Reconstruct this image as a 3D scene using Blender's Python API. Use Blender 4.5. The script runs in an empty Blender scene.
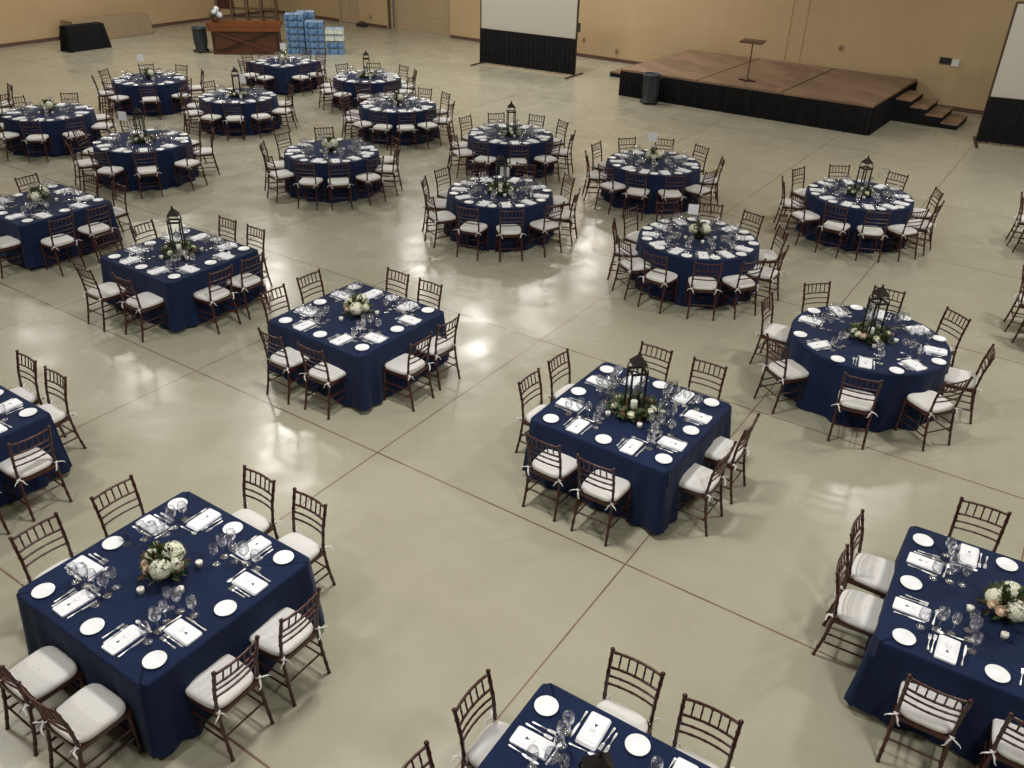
import bpy, math, random
from math import sin, cos, pi, radians as R
from mathutils import Vector, Matrix
random.seed(7)
S = bpy.context.scene
C = S.collection

# ------------------------------------------------------------------ camera
F, PITCH, ROLL, H = 850.99, 0.529015, 0.029910, 5.515
cam = bpy.data.cameras.new('camera'); camo = bpy.data.objects.new('camera', cam); C.objects.link(camo)
cam.sensor_width = 36; cam.lens = 36 * F / 1024; cam.clip_end = 200
fw = Vector((0, cos(PITCH), -sin(PITCH))); rt = Vector((1, 0, 0)); up = Vector((0, sin(PITCH), cos(PITCH)))
r2 = cos(ROLL) * rt + sin(ROLL) * up; u2 = -sin(ROLL) * rt + cos(ROLL) * up
m = Matrix((r2, u2, -fw)).transposed().to_4x4(); m.translation = Vector((0, 0, H))
camo.matrix_world = m
S.camera = camo
def pix(p):
    d = Vector(p) - Vector((0, 0, H)); z = d.dot(fw)
    if z < .1: return (-999, -999)
    return 512 + F * d.dot(r2) / z, 384 - F * d.dot(u2) / z
def inframe(p, mg=25):
    x, y = pix(p); return -mg < x < 1024 + mg and -mg < y < 768 + mg
def far(p): return (Vector(p) - Vector((0, 0, H))).length

# ------------------------------------------------------------------ materials
def mat(name, col, rough=.5, metal=0, spec=.5, noise=None, bump=None, sheen=0, coat=0, sss=0):
    m = bpy.data.materials.new(name); m.use_nodes = True
    nt = m.node_tree; b = nt.nodes['Principled BSDF']
    b.inputs['Base Color'].default_value = (*col, 1); b.inputs['Roughness'].default_value = rough
    b.inputs['Metallic'].default_value = metal; b.inputs['Specular IOR Level'].default_value = spec
    b.inputs['Sheen Weight'].default_value = sheen; b.inputs['Coat Weight'].default_value = coat
    tc = nt.nodes.new('ShaderNodeTexCoord')
    if noise:
        sc, col2, det = noise
        n = nt.nodes.new('ShaderNodeTexNoise'); n.inputs['Scale'].default_value = sc; n.inputs['Detail'].default_value = det
        nt.links.new(tc.outputs['Object'], n.inputs['Vector'])
        mx = nt.nodes.new('ShaderNodeMix'); mx.data_type = 'RGBA'
        mx.inputs[6].default_value = (*col, 1); mx.inputs[7].default_value = (*col2, 1)
        rp = nt.nodes.new('ShaderNodeMapRange'); rp.inputs[1].default_value = .35; rp.inputs[2].default_value = .65
        nt.links.new(n.outputs['Fac'], rp.inputs[0]); nt.links.new(rp.outputs[0], mx.inputs[0])
        nt.links.new(mx.outputs[2], b.inputs['Base Color'])
    if bump:
        sc, st = bump
        n2 = nt.nodes.new('ShaderNodeTexNoise'); n2.inputs['Scale'].default_value = sc
        nt.links.new(tc.outputs['Object'], n2.inputs['Vector'])
        bp = nt.nodes.new('ShaderNodeBump'); bp.inputs['Strength'].default_value = st; bp.inputs['Distance'].default_value = .01
        nt.links.new(n2.outputs['Fac'], bp.inputs['Height']); nt.links.new(bp.outputs[0], b.inputs['Normal'])
    return m

def glass_mat(name, tint=(1, 1, 1), base=.0, top=.95, pwr=1.0, rough=.06):
    m = bpy.data.materials.new(name); m.use_nodes = True
    nt = m.node_tree; nt.nodes.clear()
    o = nt.nodes.new('ShaderNodeOutputMaterial'); t = nt.nodes.new('ShaderNodeBsdfTransparent'); g = nt.nodes.new('ShaderNodeBsdfGlossy')
    t.inputs[0].default_value = (*tint, 1); g.inputs['Roughness'].default_value = rough; g.inputs[0].default_value = (1, 1, 1, 1)
    fr = nt.nodes.new('ShaderNodeLayerWeight'); fr.inputs['Blend'].default_value = .25
    mr = nt.nodes.new('ShaderNodeMapRange'); mr.inputs[3].default_value = base; mr.inputs[4].default_value = top
    mx = nt.nodes.new('ShaderNodeMixShader')
    nt.links.new(fr.outputs['Facing'], mr.inputs[0]); mr.inputs[1].default_value = 0
    pw = nt.nodes.new('ShaderNodeMath'); pw.operation = 'POWER'; pw.inputs[1].default_value = pwr
    nt.links.new(fr.outputs['Facing'], pw.inputs[0]); nt.links.new(pw.outputs[0], mr.inputs[0])
    nt.links.new(mr.outputs[0], mx.inputs[0]); nt.links.new(t.outputs[0], mx.inputs[1]); nt.links.new(g.outputs[0], mx.inputs[2])
    nt.links.new(mx.outputs[0], o.inputs[0])
    return m

M = {}
M['navy'] = mat('navy_cloth', (.0044, .0130, .048), .85, spec=.22, noise=(3, (.0056, .0158, .057), 3), sheen=.05)
M['mahogany'] = mat('mahogany_wood', (.066, .0165, .0115), .32, spec=.5, noise=(18, (.036, .0095, .0075), 4))
M['cushion'] = mat('ivory_fabric', (.71, .70, .69), .85, spec=.2, noise=(6, (.68, .67, .66), 3), bump=(90, .1))
M['china'] = mat('white_china', (.90, .92, .96), .15, spec=.6)
M['linen'] = mat('white_linen', (.88, .90, .96), .85, spec=.2, bump=(60, .15))
M['card'] = mat('white_card', (.90, .92, .97), .6)
M['ink'] = mat('black_ink', (.02, .02, .025), .6)
M['greyink'] = mat('grey_ink', (.45, .46, .50), .6)
M['silver'] = mat('polished_silver', (.90, .90, .92), .34, metal=1)
M['glass'] = glass_mat('clear_glass', (.99, .99, 1.0), base=.08, pwr=1.2, rough=.12)
M['acrylic'] = glass_mat('clear_acrylic', (.95, .97, .96), base=.08, top=.6, pwr=1.5)
M['wax'] = mat('white_wax', (.82, .80, .74), .4, spec=.4)
M['petal'] = mat('cream_petal', (.88, .88, .76), .6, noise=(40, (.82, .84, .66), 2))
M['pane'] = glass_mat('lantern_glass', (.98, .99, .99), base=.0, top=.25)
M['blush'] = mat('blush_petal', (.76, .60, .46), .6)
M['leaf'] = mat('green_leaf', (.045, .085, .022), .5, noise=(20, (.02, .05, .015), 2))
M['leaf2'] = mat('olive_leaf', (.11, .14, .05), .5, noise=(20, (.06, .09, .03), 2))
M['brownleaf'] = mat('brown_leaf', (.10, .045, .022), .55)
M['iron'] = mat('black_iron', (.012, .010, .010), .65, spec=.25, noise=(30, (.020, .015, .012), 3))
M['basewood'] = mat('brown_wood', (.13, .07, .035), .5, noise=(20, (.09, .05, .03), 3))
M['black'] = mat('black_fabric', (.007, .007, .008), .9, spec=.2, noise=(4, (.010, .010, .011), 2))
M['screen'] = mat('projection_fabric', (.49, .475, .42), .8, spec=.1)
M['alu'] = mat('dark_aluminium', (.10, .075, .06), .45, metal=.7)
M['binplastic'] = mat('grey_plastic', (.045, .055, .066), .5, noise=(5, (.036, .045, .055), 2))
M['binlid'] = mat('dark_grey_plastic', (.045, .05, .06), .5)
M['blackplastic'] = mat('black_plastic', (.02, .02, .02), .5)
M['skirting'] = mat('brown_vinyl', (.12, .062, .045), .5)
M['tan'] = mat('tan_fabric', (.33, .25, .16), .9, spec=.2, noise=(3, (.30, .23, .15), 2))
M['whitebox'] = mat('white_plastic', (.7, .7, .68), .5)
M['bluewrap'] = mat('blue_label_wrap', (.015, .075, .25), .25, noise=(6, (.20, .36, .55), 4), spec=.7)
M['bluebottle'] = mat('blue_bottle_plastic', (.12, .27, .48), .15, noise=(16, (.45, .58, .72), 2), spec=.8)
M['greenwrap'] = mat('pale_label_wrap', (.55, .62, .55), .25, noise=(9, (.75, .78, .74), 3), spec=.7)
M['fixture'] = mat('white_metal', (.7, .7, .7), .4)
M['ceil'] = mat('ceiling_panel', (.72, .71, .68), .9)
M['doorpaint'] = mat('beige_door_paint', (.46, .345, .215), .6, noise=(1.2, (.45, .335, .205), 2))

def wood_planks(name, c1, c2, scale, ang=0, w=.14, rough=.4):
    m = bpy.data.materials.new(name); m.use_nodes = True; nt = m.node_tree; b = nt.nodes['Principled BSDF']
    b.inputs['Roughness'].default_value = rough
    tc = nt.nodes.new('ShaderNodeTexCoord'); mp = nt.nodes.new('ShaderNodeMapping'); mp.inputs['Rotation'].default_value = (0, 0, ang)
    nt.links.new(tc.outputs['Object'], mp.inputs[0])
    br = nt.nodes.new('ShaderNodeTexBrick'); br.inputs['Scale'].default_value = 1; br.inputs['Brick Width'].default_value = 1.8
    br.inputs['Row Height'].default_value = w; br.inputs['Mortar Size'].default_value = .004
    br.inputs['Color1'].default_value = (*c1, 1); br.inputs['Color2'].default_value = (*c2, 1); br.inputs['Mortar'].default_value = (c2[0] * .4, c2[1] * .4, c2[2] * .4, 1)
    nt.links.new(mp.outputs[0], br.inputs['Vector'])
    n = nt.nodes.new('ShaderNodeTexNoise'); n.inputs['Scale'].default_value = scale; n.inputs['Detail'].default_value = 6
    mp2 = nt.nodes.new('ShaderNodeMapping'); mp2.inputs['Scale'].default_value = (1, 9, 9); nt.links.new(mp.outputs[0], mp2.inputs[0]); nt.links.new(mp2.outputs[0], n.inputs['Vector'])
    mx = nt.nodes.new('ShaderNodeMix'); mx.data_type = 'RGBA'; mx.blend_type = 'MULTIPLY'; mx.inputs[0].default_value = .6
    rp = nt.nodes.new('ShaderNodeValToRGB'); rp.color_ramp.elements[0].color = (.5, .45, .4, 1); rp.color_ramp.elements[0].position = .3; rp.color_ramp.elements[1].position = .7
    nt.links.new(n.outputs['Fac'], rp.inputs[0]); nt.links.new(br.outputs['Color'], mx.inputs[6]); nt.links.new(rp.outputs[0], mx.inputs[7])
    nt.links.new(mx.outputs[2], b.inputs['Base Color'])
    return m
STA = math.atan2(23.15 - 27.4, 9.3 - 3.06)
M['deck'] = wood_planks('stage_plywood', (.32, .205, .135), (.20, .130, .085), 2.0, -STA, .41, .5)
M['barwood'] = wood_planks('rustic_red_wood', (.115, .036, .012), (.078, .024, .009), 3.0, 0, .2, .45)
M['bartop'] = wood_planks('rustic_orange_wood', (.225, .070, .020), (.15, .046, .014), 3.0, 0, .12, .4)

def floor_mat():
    m = bpy.data.materials.new('polished_concrete'); m.use_nodes = True; nt = m.node_tree; b = nt.nodes['Principled BSDF']
    L = nt.links.new; N = nt.nodes.new
    tc = N('ShaderNodeTexCoord')
    n1 = N('ShaderNodeTexNoise'); n1.inputs['Scale'].default_value = .55; n1.inputs['Detail'].default_value = 7; n1.inputs['Roughness'].default_value = .6
    n2 = N('ShaderNodeTexNoise'); n2.inputs['Scale'].default_value = 3.0; n2.inputs['Detail'].default_value = 4; n2.inputs['Roughness'].default_value = .55
    n3 = N('ShaderNodeTexNoise'); n3.inputs['Scale'].default_value = 1.7; n3.inputs['Detail'].default_value = 3
    for n in (n1, n2, n3): L(tc.outputs['Object'], n.inputs['Vector'])
    r1 = N('ShaderNodeValToRGB'); e = r1.color_ramp.elements
    e[0].position = .15; e[0].color = (.345, .328, .246, 1); e[1].position = .85; e[1].color = (.425, .412, .322, 1)
    L(n1.outputs['Fac'], r1.inputs[0])
    r2_ = N('ShaderNodeValToRGB'); e = r2_.color_ramp.elements
    e[0].position = .1; e[0].color = (.90, .90, .88, 1); e[1].position = .85; e[1].color = (1, 1, 1, 1)
    L(n2.outputs['Fac'], r2_.inputs[0])
    mx = N('ShaderNodeMix'); mx.data_type = 'RGBA'; mx.blend_type = 'MULTIPLY'; mx.inputs[0].default_value = .55
    L(r1.outputs[0], mx.inputs[6]); L(r2_.outputs[0], mx.inputs[7])
    # saw-cut joints
    mp = N('ShaderNodeMapping'); mp.vector_type = 'TEXTURE'
    mp.inputs['Location'].default_value = (-1.4841, 7.8224, 0); mp.inputs['Rotation'].default_value = (0, 0, -.57912)
    L(tc.outputs['Object'], mp.inputs[0])
    sp = N('ShaderNodeSeparateXYZ'); L(mp.outputs[0], sp.inputs[0])
    def line(out, per, wd):
        a = N('ShaderNodeMath'); a.operation = 'PINGPONG'; a.inputs[1].default_value = per / 2; L(out, a.inputs[0])
        c = N('ShaderNodeMath'); c.operation = 'LESS_THAN'; c.inputs[1].default_value = wd; L(a.outputs[0], c.inputs[0]); return c.outputs[0]
    la = line(sp.outputs[0], 3.11677, .008); lb = line(sp.outputs[1], 3.41245, .010)
    mm = N('ShaderNodeMath'); mm.operation = 'MAXIMUM'; L(la, mm.inputs[0]); L(lb, mm.inputs[1])
    mj = N('ShaderNodeMix'); mj.data_type = 'RGBA'; L(mm.outputs[0], mj.inputs[0]); L(mx.outputs[2], mj.inputs[6])
    jr = N('ShaderNodeValToRGB'); e = jr.color_ramp.elements
    e[0].position = .4; e[0].color = (.16, .098, .07, 1); e[1].position = .6; e[1].color = (.24, .155, .11, 1)
    L(n3.outputs['Fac'], jr.inputs[0]); L(jr.outputs[0], mj.inputs[7])
    L(mj.outputs[2], b.inputs['Base Color'])
    rr = N('ShaderNodeMapRange'); rr.inputs[1].default_value = .3; rr.inputs[2].default_value = .7; rr.inputs[3].default_value = .17; rr.inputs[4].default_value = .32
    L(n3.outputs['Fac'], rr.inputs[0]); L(rr.outputs[0], b.inputs['Roughness'])
    b.inputs['Specular IOR Level'].default_value = .55
    n4 = N('ShaderNodeTexNoise'); n4.inputs['Scale'].default_value = 1.1; n4.inputs['Detail'].default_value = 2; L(tc.outputs['Object'], n4.inputs['Vector'])
    bp = N('ShaderNodeBump'); bp.inputs['Strength'].default_value = .5; bp.inputs['Distance'].default_value = .02
    L(n4.outputs['Fac'], bp.inputs['Height']); L(bp.outputs[0], b.inputs['Normal'])
    return m
M['floor'] = floor_mat()

def wall_mat():
    m = bpy.data.materials.new('beige_ribbed_wall'); m.use_nodes = True; nt = m.node_tree; b = nt.nodes['Principled BSDF']
    L = nt.links.new; N = nt.nodes.new
    tc = N('ShaderNodeTexCoord'); n = N('ShaderNodeTexNoise'); n.inputs['Scale'].default_value = .6; n.inputs['Detail'].default_value = 4; L(tc.outputs['Object'], n.inputs['Vector'])
    r = N('ShaderNodeValToRGB'); e = r.color_ramp.elements
    e[0].position = .3; e[0].color = (.49, .355, .200, 1); e[1].position = .7; e[1].color = (.53, .392, .228, 1)
    L(n.outputs['Fac'], r.inputs[0]); L(r.outputs[0], b.inputs['Base Color']); b.inputs['Roughness'].default_value = .7
    w = N('ShaderNodeTexWave'); w.wave_type = 'BANDS'; w.bands_direction = 'X'; w.inputs['Scale'].default_value = .55
    L(tc.outputs['Object'], w.inputs['Vector'])
    bp = N('ShaderNodeBump'); bp.inputs['Strength'].default_value = .25; bp.inputs['Distance'].default_value = .02
    L(w.outputs['Fac'], bp.inputs['Height']); L(bp.outputs[0], b.inputs['Normal'])
    return m
M['wall'] = wall_mat()

# ------------------------------------------------------------------ mesh builder
class MB:
    def __init__(s): s.v = []; s.f = []; s.m = []; s.sm = []
    def add(s, vs, fs, mi=0, smooth=False):
        o = len(s.v); s.v += [tuple(v) for v in vs]
        for f in fs: s.f.append([i + o for i in f]); s.m.append(mi); s.sm.append(smooth)
        return s
    def box(s, c, d, rz=0, mi=0, T=None):
        c = Vector(c); hx, hy, hz = d[0] / 2, d[1] / 2, d[2] / 2
        vs = [Vector((x, y, z)) for z in (-hz, hz) for y in (-hy, hy) for x in (-hx, hx)]
        rm = Matrix.Rotation(rz, 3, 'Z') if T is None else T
        vs = [c + rm @ v for v in vs]
        return s.add(vs, [(0, 2, 3, 1), (4, 5, 7, 6), (0, 1, 5, 4), (2, 6, 7, 3), (0, 4, 6, 2), (1, 3, 7, 5)], mi)
    def tube(s, pts, rad, n=8, mi=0, flat=(1, 1)):
        pts = [Vector(p) for p in pts]; k = len(pts)
        if not hasattr(rad, '__len__'): rad = [rad] * k
        vs = []; 
        for i, p in enumerate(pts):
            t = (pts[min(i + 1, k - 1)] - pts[max(i - 1, 0)]).normalized()
            a = Vector((0, 0, 1)) if abs(t.z) < .9 else Vector((1, 0, 0))
            x = t.cross(a).normalized(); y = t.cross(x).normalized()
            vs += [p + (x * cos(2 * pi * j / n) * flat[0] + y * sin(2 * pi * j / n) * flat[1]) * rad[i] for j in range(n)]
        fs = [(i * n + j, i * n + (j + 1) % n, (i + 1) * n + (j + 1) % n, (i + 1) * n + j) for i in range(k - 1) for j in range(n)]
        fs += [tuple(range(n)), tuple((k - 1) * n + j for j in reversed(range(n)))]
        return s.add(vs, fs, mi, True)
    def lathe(s, prof, n=20, c=(0, 0, 0), mi=0, smooth=True):
        vs = []; 
        for r, z in prof: vs += [(c[0] + max(r, 1e-4) * cos(2 * pi * j / n), c[1] + max(r, 1e-4) * sin(2 * pi * j / n), c[2] + z) for j in range(n)]
        k = len(prof)
        fs = [(i * n + j, i * n + (j + 1) % n, (i + 1) * n + (j + 1) % n, (i + 1) * n + j) for i in range(k - 1) for j in range(n)]
        return s.add(vs, fs, mi, smooth)
    def mesh(s, name, mats):
        me = bpy.data.meshes.new(name); me.from_pydata(s.v, [], s.f)
        for q in mats: me.materials.append(M[q])
        me.polygons.foreach_set('material_index', s.m); me.polygons.foreach_set('use_smooth', s.sm)
        me.update(); return me

def link(name, data, parent=None, loc=(0, 0, 0), rz=0, rot=None):
    o = bpy.data.objects.new(name, data); C.objects.link(o)
    if parent: o.parent = parent
    o.location = loc; o.rotation_euler = rot if rot else (0, 0, rz); return o
def tag(o, label, cat, group=None):
    o['label'] = label; o['category'] = cat
    if group: o['group'] = group
    return o
def make(spec, loc, rz, label, cat, group=None, scale=None):
    """spec = (name, mesh or None, [(part, mesh, [(sub, mesh)])])"""
    r = link(spec[0], spec[1], None, loc, rz)
    if scale: r.scale = scale
    for pn, pm, subs in spec[2]:
        p = link(pn, pm, r)
        for sn, smh in subs: link(sn, smh, p)
    return tag(r, label, cat, group)
def struct(name, mb, mats, parent=None):
    o = link(name, mb.mesh(name, mats), parent)
    if not parent: o['kind'] = 'structure'
    return o

# ------------------------------------------------------------------ room shell
C0 = Vector((-12.1, 44.23, 0)); WD = Vector((.8196, -.5729, 0)); WN = Vector((-.5729, -.8196, 0))   # along the back wall / into the room
LD = Vector((-.497, -.868, 0))
WA = math.atan2(WD.y, WD.x)
def W(s_, n_, z=0): return C0 + WD * s_ + WN * n_ + Vector((0, 0, z))
LW, LL, CEIL = 47, 52, 8.4
fl = MB(); P = [C0, C0 + WD * LW, C0 + WD * LW + LD * LL, C0 + LD * LL]
b_ = MB()
def slab(mb, pts, z0, z1, mi=0):
    n = len(pts); vs = [(p[0], p[1], z0) for p in pts] + [(p[0], p[1], z1) for p in pts]
    mb.add(vs, [tuple(range(n)), tuple(reversed(range(n, 2 * n)))] + [(i, i + n, (i + 1) % n + n, (i + 1) % n) for i in range(n)], mi)
def grow(pts, g):
    c = sum((Vector(p) for p in pts), Vector()) / len(pts); return [Vector(p) + (Vector(p) - c).normalized() * g for p in pts]
slab(fl, grow(P, 1.0), -.2, 0); struct('floor', fl, ['floor'])
cl = MB(); slab(cl, grow(P, 1.0), CEIL, CEIL + .2); struct('ceiling', cl, ['ceil'])
# back wall as a mesh in its own frame so the ribs follow it
def wallobj(name, org, ang, boxes, mname='wall'):
    mb = MB()
    for (x0, x1, y0, y1, z0, z1) in boxes: mb.box(((x0 + x1) / 2, (y0 + y1) / 2, (z0 + z1) / 2), (x1 - x0, y1 - y0, z1 - z0))
    o = link(name, mb.mesh(name, [mname]), None, org, ang); o['kind'] = 'structure'; return o
# local +y points out of the room
wallobj('wall_back', C0, WA, [(-.3, 4.64, 0, .3, 0, CEIL), (4.64, 5.9, 0, .3, 2.3, CEIL), (5.9, 7.62, 0, .3, 0, CEIL), (7.62, 11.1, 0, .3, 3.7, CEIL), (7.62, 11.1, .3, .45, 3.6, CEIL), (11.1, LW, 0, .3, 0, CEIL)])
LA = math.atan2(LD.y, LD.x)
wallobj('wall_left', C0, LA, [(0, LL, -.3, 0, 0, CEIL)])
wallobj('wall_right', C0 + WD * LW, LA, [(0, LL, 0, .3, 0, CEIL)])
wallobj('wall_front', C0 + LD * LL, WA, [(-.3, LW, -.3, 0, 0, CEIL)])
wallobj('baseboard_back', C0, WA, [(0, 4.6, -.025, -.001, 0, .12), (5.94, 7.55, -.025, -.001, 0, .12), (11.12, LW, -.025, -.001, 0, .12)], 'skirting')
wallobj('baseboard_left', C0, LA, [(0.05, LL, .001, .025, 0, .12)], 'skirting')
# roll-up door in the recess
d = MB()
for i in range(18): d.box((9.36, .40, .10 + i * .2), (3.44, .05, .197)); 
d.box((9.36, .43, 1.85), (3.44, .02, 3.7))
dd = link('door_1', d.mesh('door_1', ['doorpaint']), None, C0, WA); dd['kind'] = 'structure'
t = MB(); t.box((7.66, .04, 1.85), (.07, .12, 3.7)); t.box((11.16 - .1, .19, 1.85), (.06, .2, 3.7)); t.box((9.36, .19, 3.66), (3.3, .2, .08))
wt = link('trim_1', t.mesh('trim_1', ['skirting']), None, C0, WA); wt['kind'] = 'structure'
# double door
for k, (a, b2) in enumerate(((4.69, 5.26), (5.28, 5.85))):
    d = MB(); d.box(((a + b2) / 2, .08, 1.12), (b2 - a, .05, 2.2)); d.box(((a + b2) / 2, .05, .55), (b2 - a - .16, .012, .75)); d.box(((a + b2) / 2, .05, 1.6), (b2 - a - .16, .012, .95))
    o = link('door_%d' % (k + 2), d.mesh('double_door', ['doorpaint']), None, C0, WA); o['kind'] = 'structure'
    h = MB(); h.tube([(5.20 if k == 0 else 5.34, .03, .98), (5.20 if k == 0 else 5.34, .03, 1.1)], .012); hh = link('door_handle', h.mesh('door_handle', ['silver']), o)
t = MB(); t.box((4.66, .0, 1.15), (.06, .08, 2.3)); t.box((5.88, .0, 1.15), (.06, .08, 2.3)); t.box((5.27, .0, 2.28), (1.2, .08, .06))
wt = link('trim_2', t.mesh('trim_2', ['doorpaint']), None, C0, WA); wt['kind'] = 'structure'
# wall fittings
def wfit(name, s_, z, wd, hg, m_, label, cat, dp=.05, extra=None):
    mb = MB(); mb.box((0, -dp / 2, 0), (wd, dp, hg)); mb.box((0, -dp - .004, 0), (wd * .8, .008, hg * .8), mi=0)
    if extra: extra(mb)
    return tag(link(name, mb.mesh(name, [m_, 'blackplastic']), None, C0 + WD * s_ + WN * .001 + Vector((0, 0, z)), WA), label, cat)
wfit('wall_box', 30.17, 1.37, .32, .17, 'blackplastic', 'black wall box beside the white one right of the stage', 'box')
wfit('wall_plate', 30.46, 1.33, .20, .20, 'whitebox', 'square white wall plate beside the black box', 'plate')
def slots(mb): mb.box((0, -.062, .02), (.02, .006, .02), mi=1); mb.box((0, -.062, -.02), (.02, .006, .02), mi=1)
wfit('wall_socket', 27.05, 1.39, .10, .13, 'tan', 'small tan wall socket above the middle of the stage', 'socket', .05, slots)
wfit('wall_socket', 19.03, .38, .09, .13, 'tan', 'small tan wall socket low behind the left stage steps', 'socket', .05, slots)
wfit('wall_socket', 17.6, .62, .08, .12, 'tan', 'small tan wall socket beside the projection screen', 'socket', .05, slots)
wfit('wall_socket', 6.59, .40, .09, .13, 'tan', 'small tan wall socket left of the roll-up door', 'socket', .05, slots)
tr = MB(); tr.box((25.29, -.01, 3), (.04, .018, 5.7)); tr.box((25.79, -.01, 3), (.04, .018, 5.7))
o = link('trim_3', tr.mesh('trim_3', ['wall']), None, C0, WA); o['kind'] = 'structure'
# low black door stop / floor box beside the double door
mb = MB(); mb.box((0, 0, .06), (.5, .22, .12)); mb.tube([(-.2, 0, .12), (-.1, .02, .2), (.1, .02, .2), (.2, 0, .12)], .02)
tag(link('carry_case', mb.mesh('carry_case', ['blackplastic']), None, W(6.35, .35), WA), 'low black carry case on the floor by the double door', 'case')

# ------------------------------------------------------------------ stage
SO = Vector((3.06, 27.4, 0)); SX = Vector((9.3 - 3.06, 23.15 - 27.4, 0)); SL = SX.length; SX.normalize(); SY = Vector((-SX.y, SX.x, 0)); SD = 4.9; SZ = .78
def ST(x, y, z=0): return SO + SX * x + SY * y + Vector((0, 0, z))
st = tag(link('stage', None, None, SO, STA), 'low wooden stage with black pleated skirt along the back wall', 'stage')
for k in range(3):
    mb = MB(); x0 = SL / 3 * k; mb.box((x0 + SL / 6, SD / 2, SZ - .03), (SL / 3 - .012, SD, .06)); link('deck_panel', mb.mesh('deck_panel', ['deck']), st)
mb = MB(); mb.box((SL / 3, SD / 2, SZ - .004), (.045, SD, .012)); mb.box((2 * SL / 3, SD / 2, SZ - .004), (.045, SD, .012)); link('panel_joint', mb.mesh('panel_joint', ['iron']), st)
def pleats(mb, a, b, z0, z1, per=.11, amp=.022, mi=0, back=None):
    a = Vector(a); b = Vector(b); L = (b - a).length; n = max(8, int(L / per * 6)); t = (b - a).normalized(); q = Vector((t.y, -t.x, 0))
    rows = []; ph = random.random() * 6
    for zz, am in ((z1, .3), (z1 - .03, .5), ((z0 + z1) / 2, .9), (z0, 1.2)):
        rows.append([a + t * (L * i / n) + q * (amp * am * (sin(2 * pi * L * i / n / per + ph + .8 * sin(i * .21)) + .4 * sin(i * .37)) + amp) + Vector((0, 0, zz)) for i in range(n + 1)])
    N = n + 1; vs = [v for r in rows for v in r]
    mb.add(vs, [(r * N + i, (r + 1) * N + i, (r + 1) * N + i + 1, r * N + i + 1) for r in range(3) for i in range(n)], mi, True)
mb = MB()
pleats(mb, (0, 0, 0), (SL, 0, 0), .01, SZ - .06); pleats(mb, (SL, 0, 0), (SL, SD, 0), .01, SZ - .06); pleats(mb, (0, SD, 0), (0, 0, 0), .01, SZ - .06)
link('skirt', mb.mesh('skirt', ['black']), st)
for i in range(5):
    for j in range(3):
        mb = MB(); mb.tube([(.15 + i * (SL - .3) / 4, .15 + j * (SD - .3) / 2, 0), (.15 + i * (SL - .3) / 4, .15 + j * (SD - .3) / 2, SZ - .06)], .025); link('leg', mb.mesh('leg', ['alu']), st)
def stairs(name, org, sgn, label, wd=1.5):
    r = tag(link(name, None, None, org, STA), label, 'stairs'); run = .44
    for k in range(4):
        z = .62 - k * .155; x = sgn * (run * k + run / 2)
        tb = MB(); tb.box((x, wd / 2, z - .02), (run + .01, wd, .04)); link('tread', tb.mesh('tread', ['deck']), r)
        rb = MB(); rb.box((x, wd / 2, (z - .04) / 2), (run - .01, wd - .02, z - .04)); link('riser', rb.mesh('riser', ['black']), r)
stairs('stage_steps', Vector((10.62, 25.05, 0)), 1, 'black stage steps with four wooden treads at the right end')
stairs('stage_steps', ST(0, 2.5), -1, 'black stage steps half hidden behind the left end of the stage', 2.1)
# podium stand on the stage
pd = tag(link('podium_stand', None, None, Vector((6.60, 26.05, SZ + .001)), STA), 'slim dark wooden lectern stand with flat top on the stage', 'lectern')
mb = MB(); mb.box((0, 0, .02), (.5, .06, .04)); mb.box((0, 0, .02), (.07, .36, .04)); link('base', mb.mesh('base', ['mahogany']), pd)
mb = MB(); mb.tube([(0, 0, .03), (0, 0, .35), (0, 0, .36), (0, 0, 1.06)], [.026, .026, .018, .018]); link('pole', mb.mesh('pole', ['mahogany']), pd)
mb = MB(); mb.box((0, 0, 1.08), (.66, .40, .025), T=Matrix.Rotation(R(8), 3, 'X')); mb.box((0, -.19, 1.07), (.66, .02, .05)); link('top_board', mb.mesh('top_board', ['basewood']), pd)

# ------------------------------------------------------------------ projection screens
def screen(A, B, label):
    A = Vector(A); B = Vector(B); L = (B - A).length; ang = math.atan2(B.y - A.y, B.x - A.x)
    r = tag(link('projection_screen', None, None, A, ang), label, 'screen')
    z1 = 1.17; zt = 3.4
    mb = MB(); mb.box((L / 2, 0, (z1 + zt) / 2), (L - .06, .012, zt - z1)); link('screen_fabric', mb.mesh('screen_fabric', ['screen']), r)
    for bz in (zt, z1):
        mb = MB(); mb.box((L / 2, .005, bz), (L, .035, .045)); link('cross_bar', mb.mesh('cross_bar', ['alu']), r)
    mb = MB(); pleats(mb, (0, -.02, 0), (L, -.02, 0), .06, z1 + .01, .16, .03); link('skirt', mb.mesh('skirt', ['black']), r)
    for x in (0, L):
        mb = MB(); mb.box((x, .02, zt / 2), (.05, .05, zt)); link('post', mb.mesh('post', ['alu']), r)
        mb = MB(); mb.box((x, .0, .02), (.06, 1.25, .04)); link('foot', mb.mesh('foot', ['alu']), r)
    mb = MB(); mb.box((L + .06, .02, 1.55), (.09, .07, .28)); link('crank_box', mb.mesh('crank_box', ['blackplastic']), r)
screen((-1.47, 32.14, 0), (1.79, 30.22, 0), 'white projection screen with black skirt left of the stage')
screen((12.0, 22.72, 0), (12.0 + 3.7 * cos(R(-22)), 22.72 + 3.7 * sin(R(-22)), 0), 'white projection screen with black skirt cut by right edge')

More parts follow.
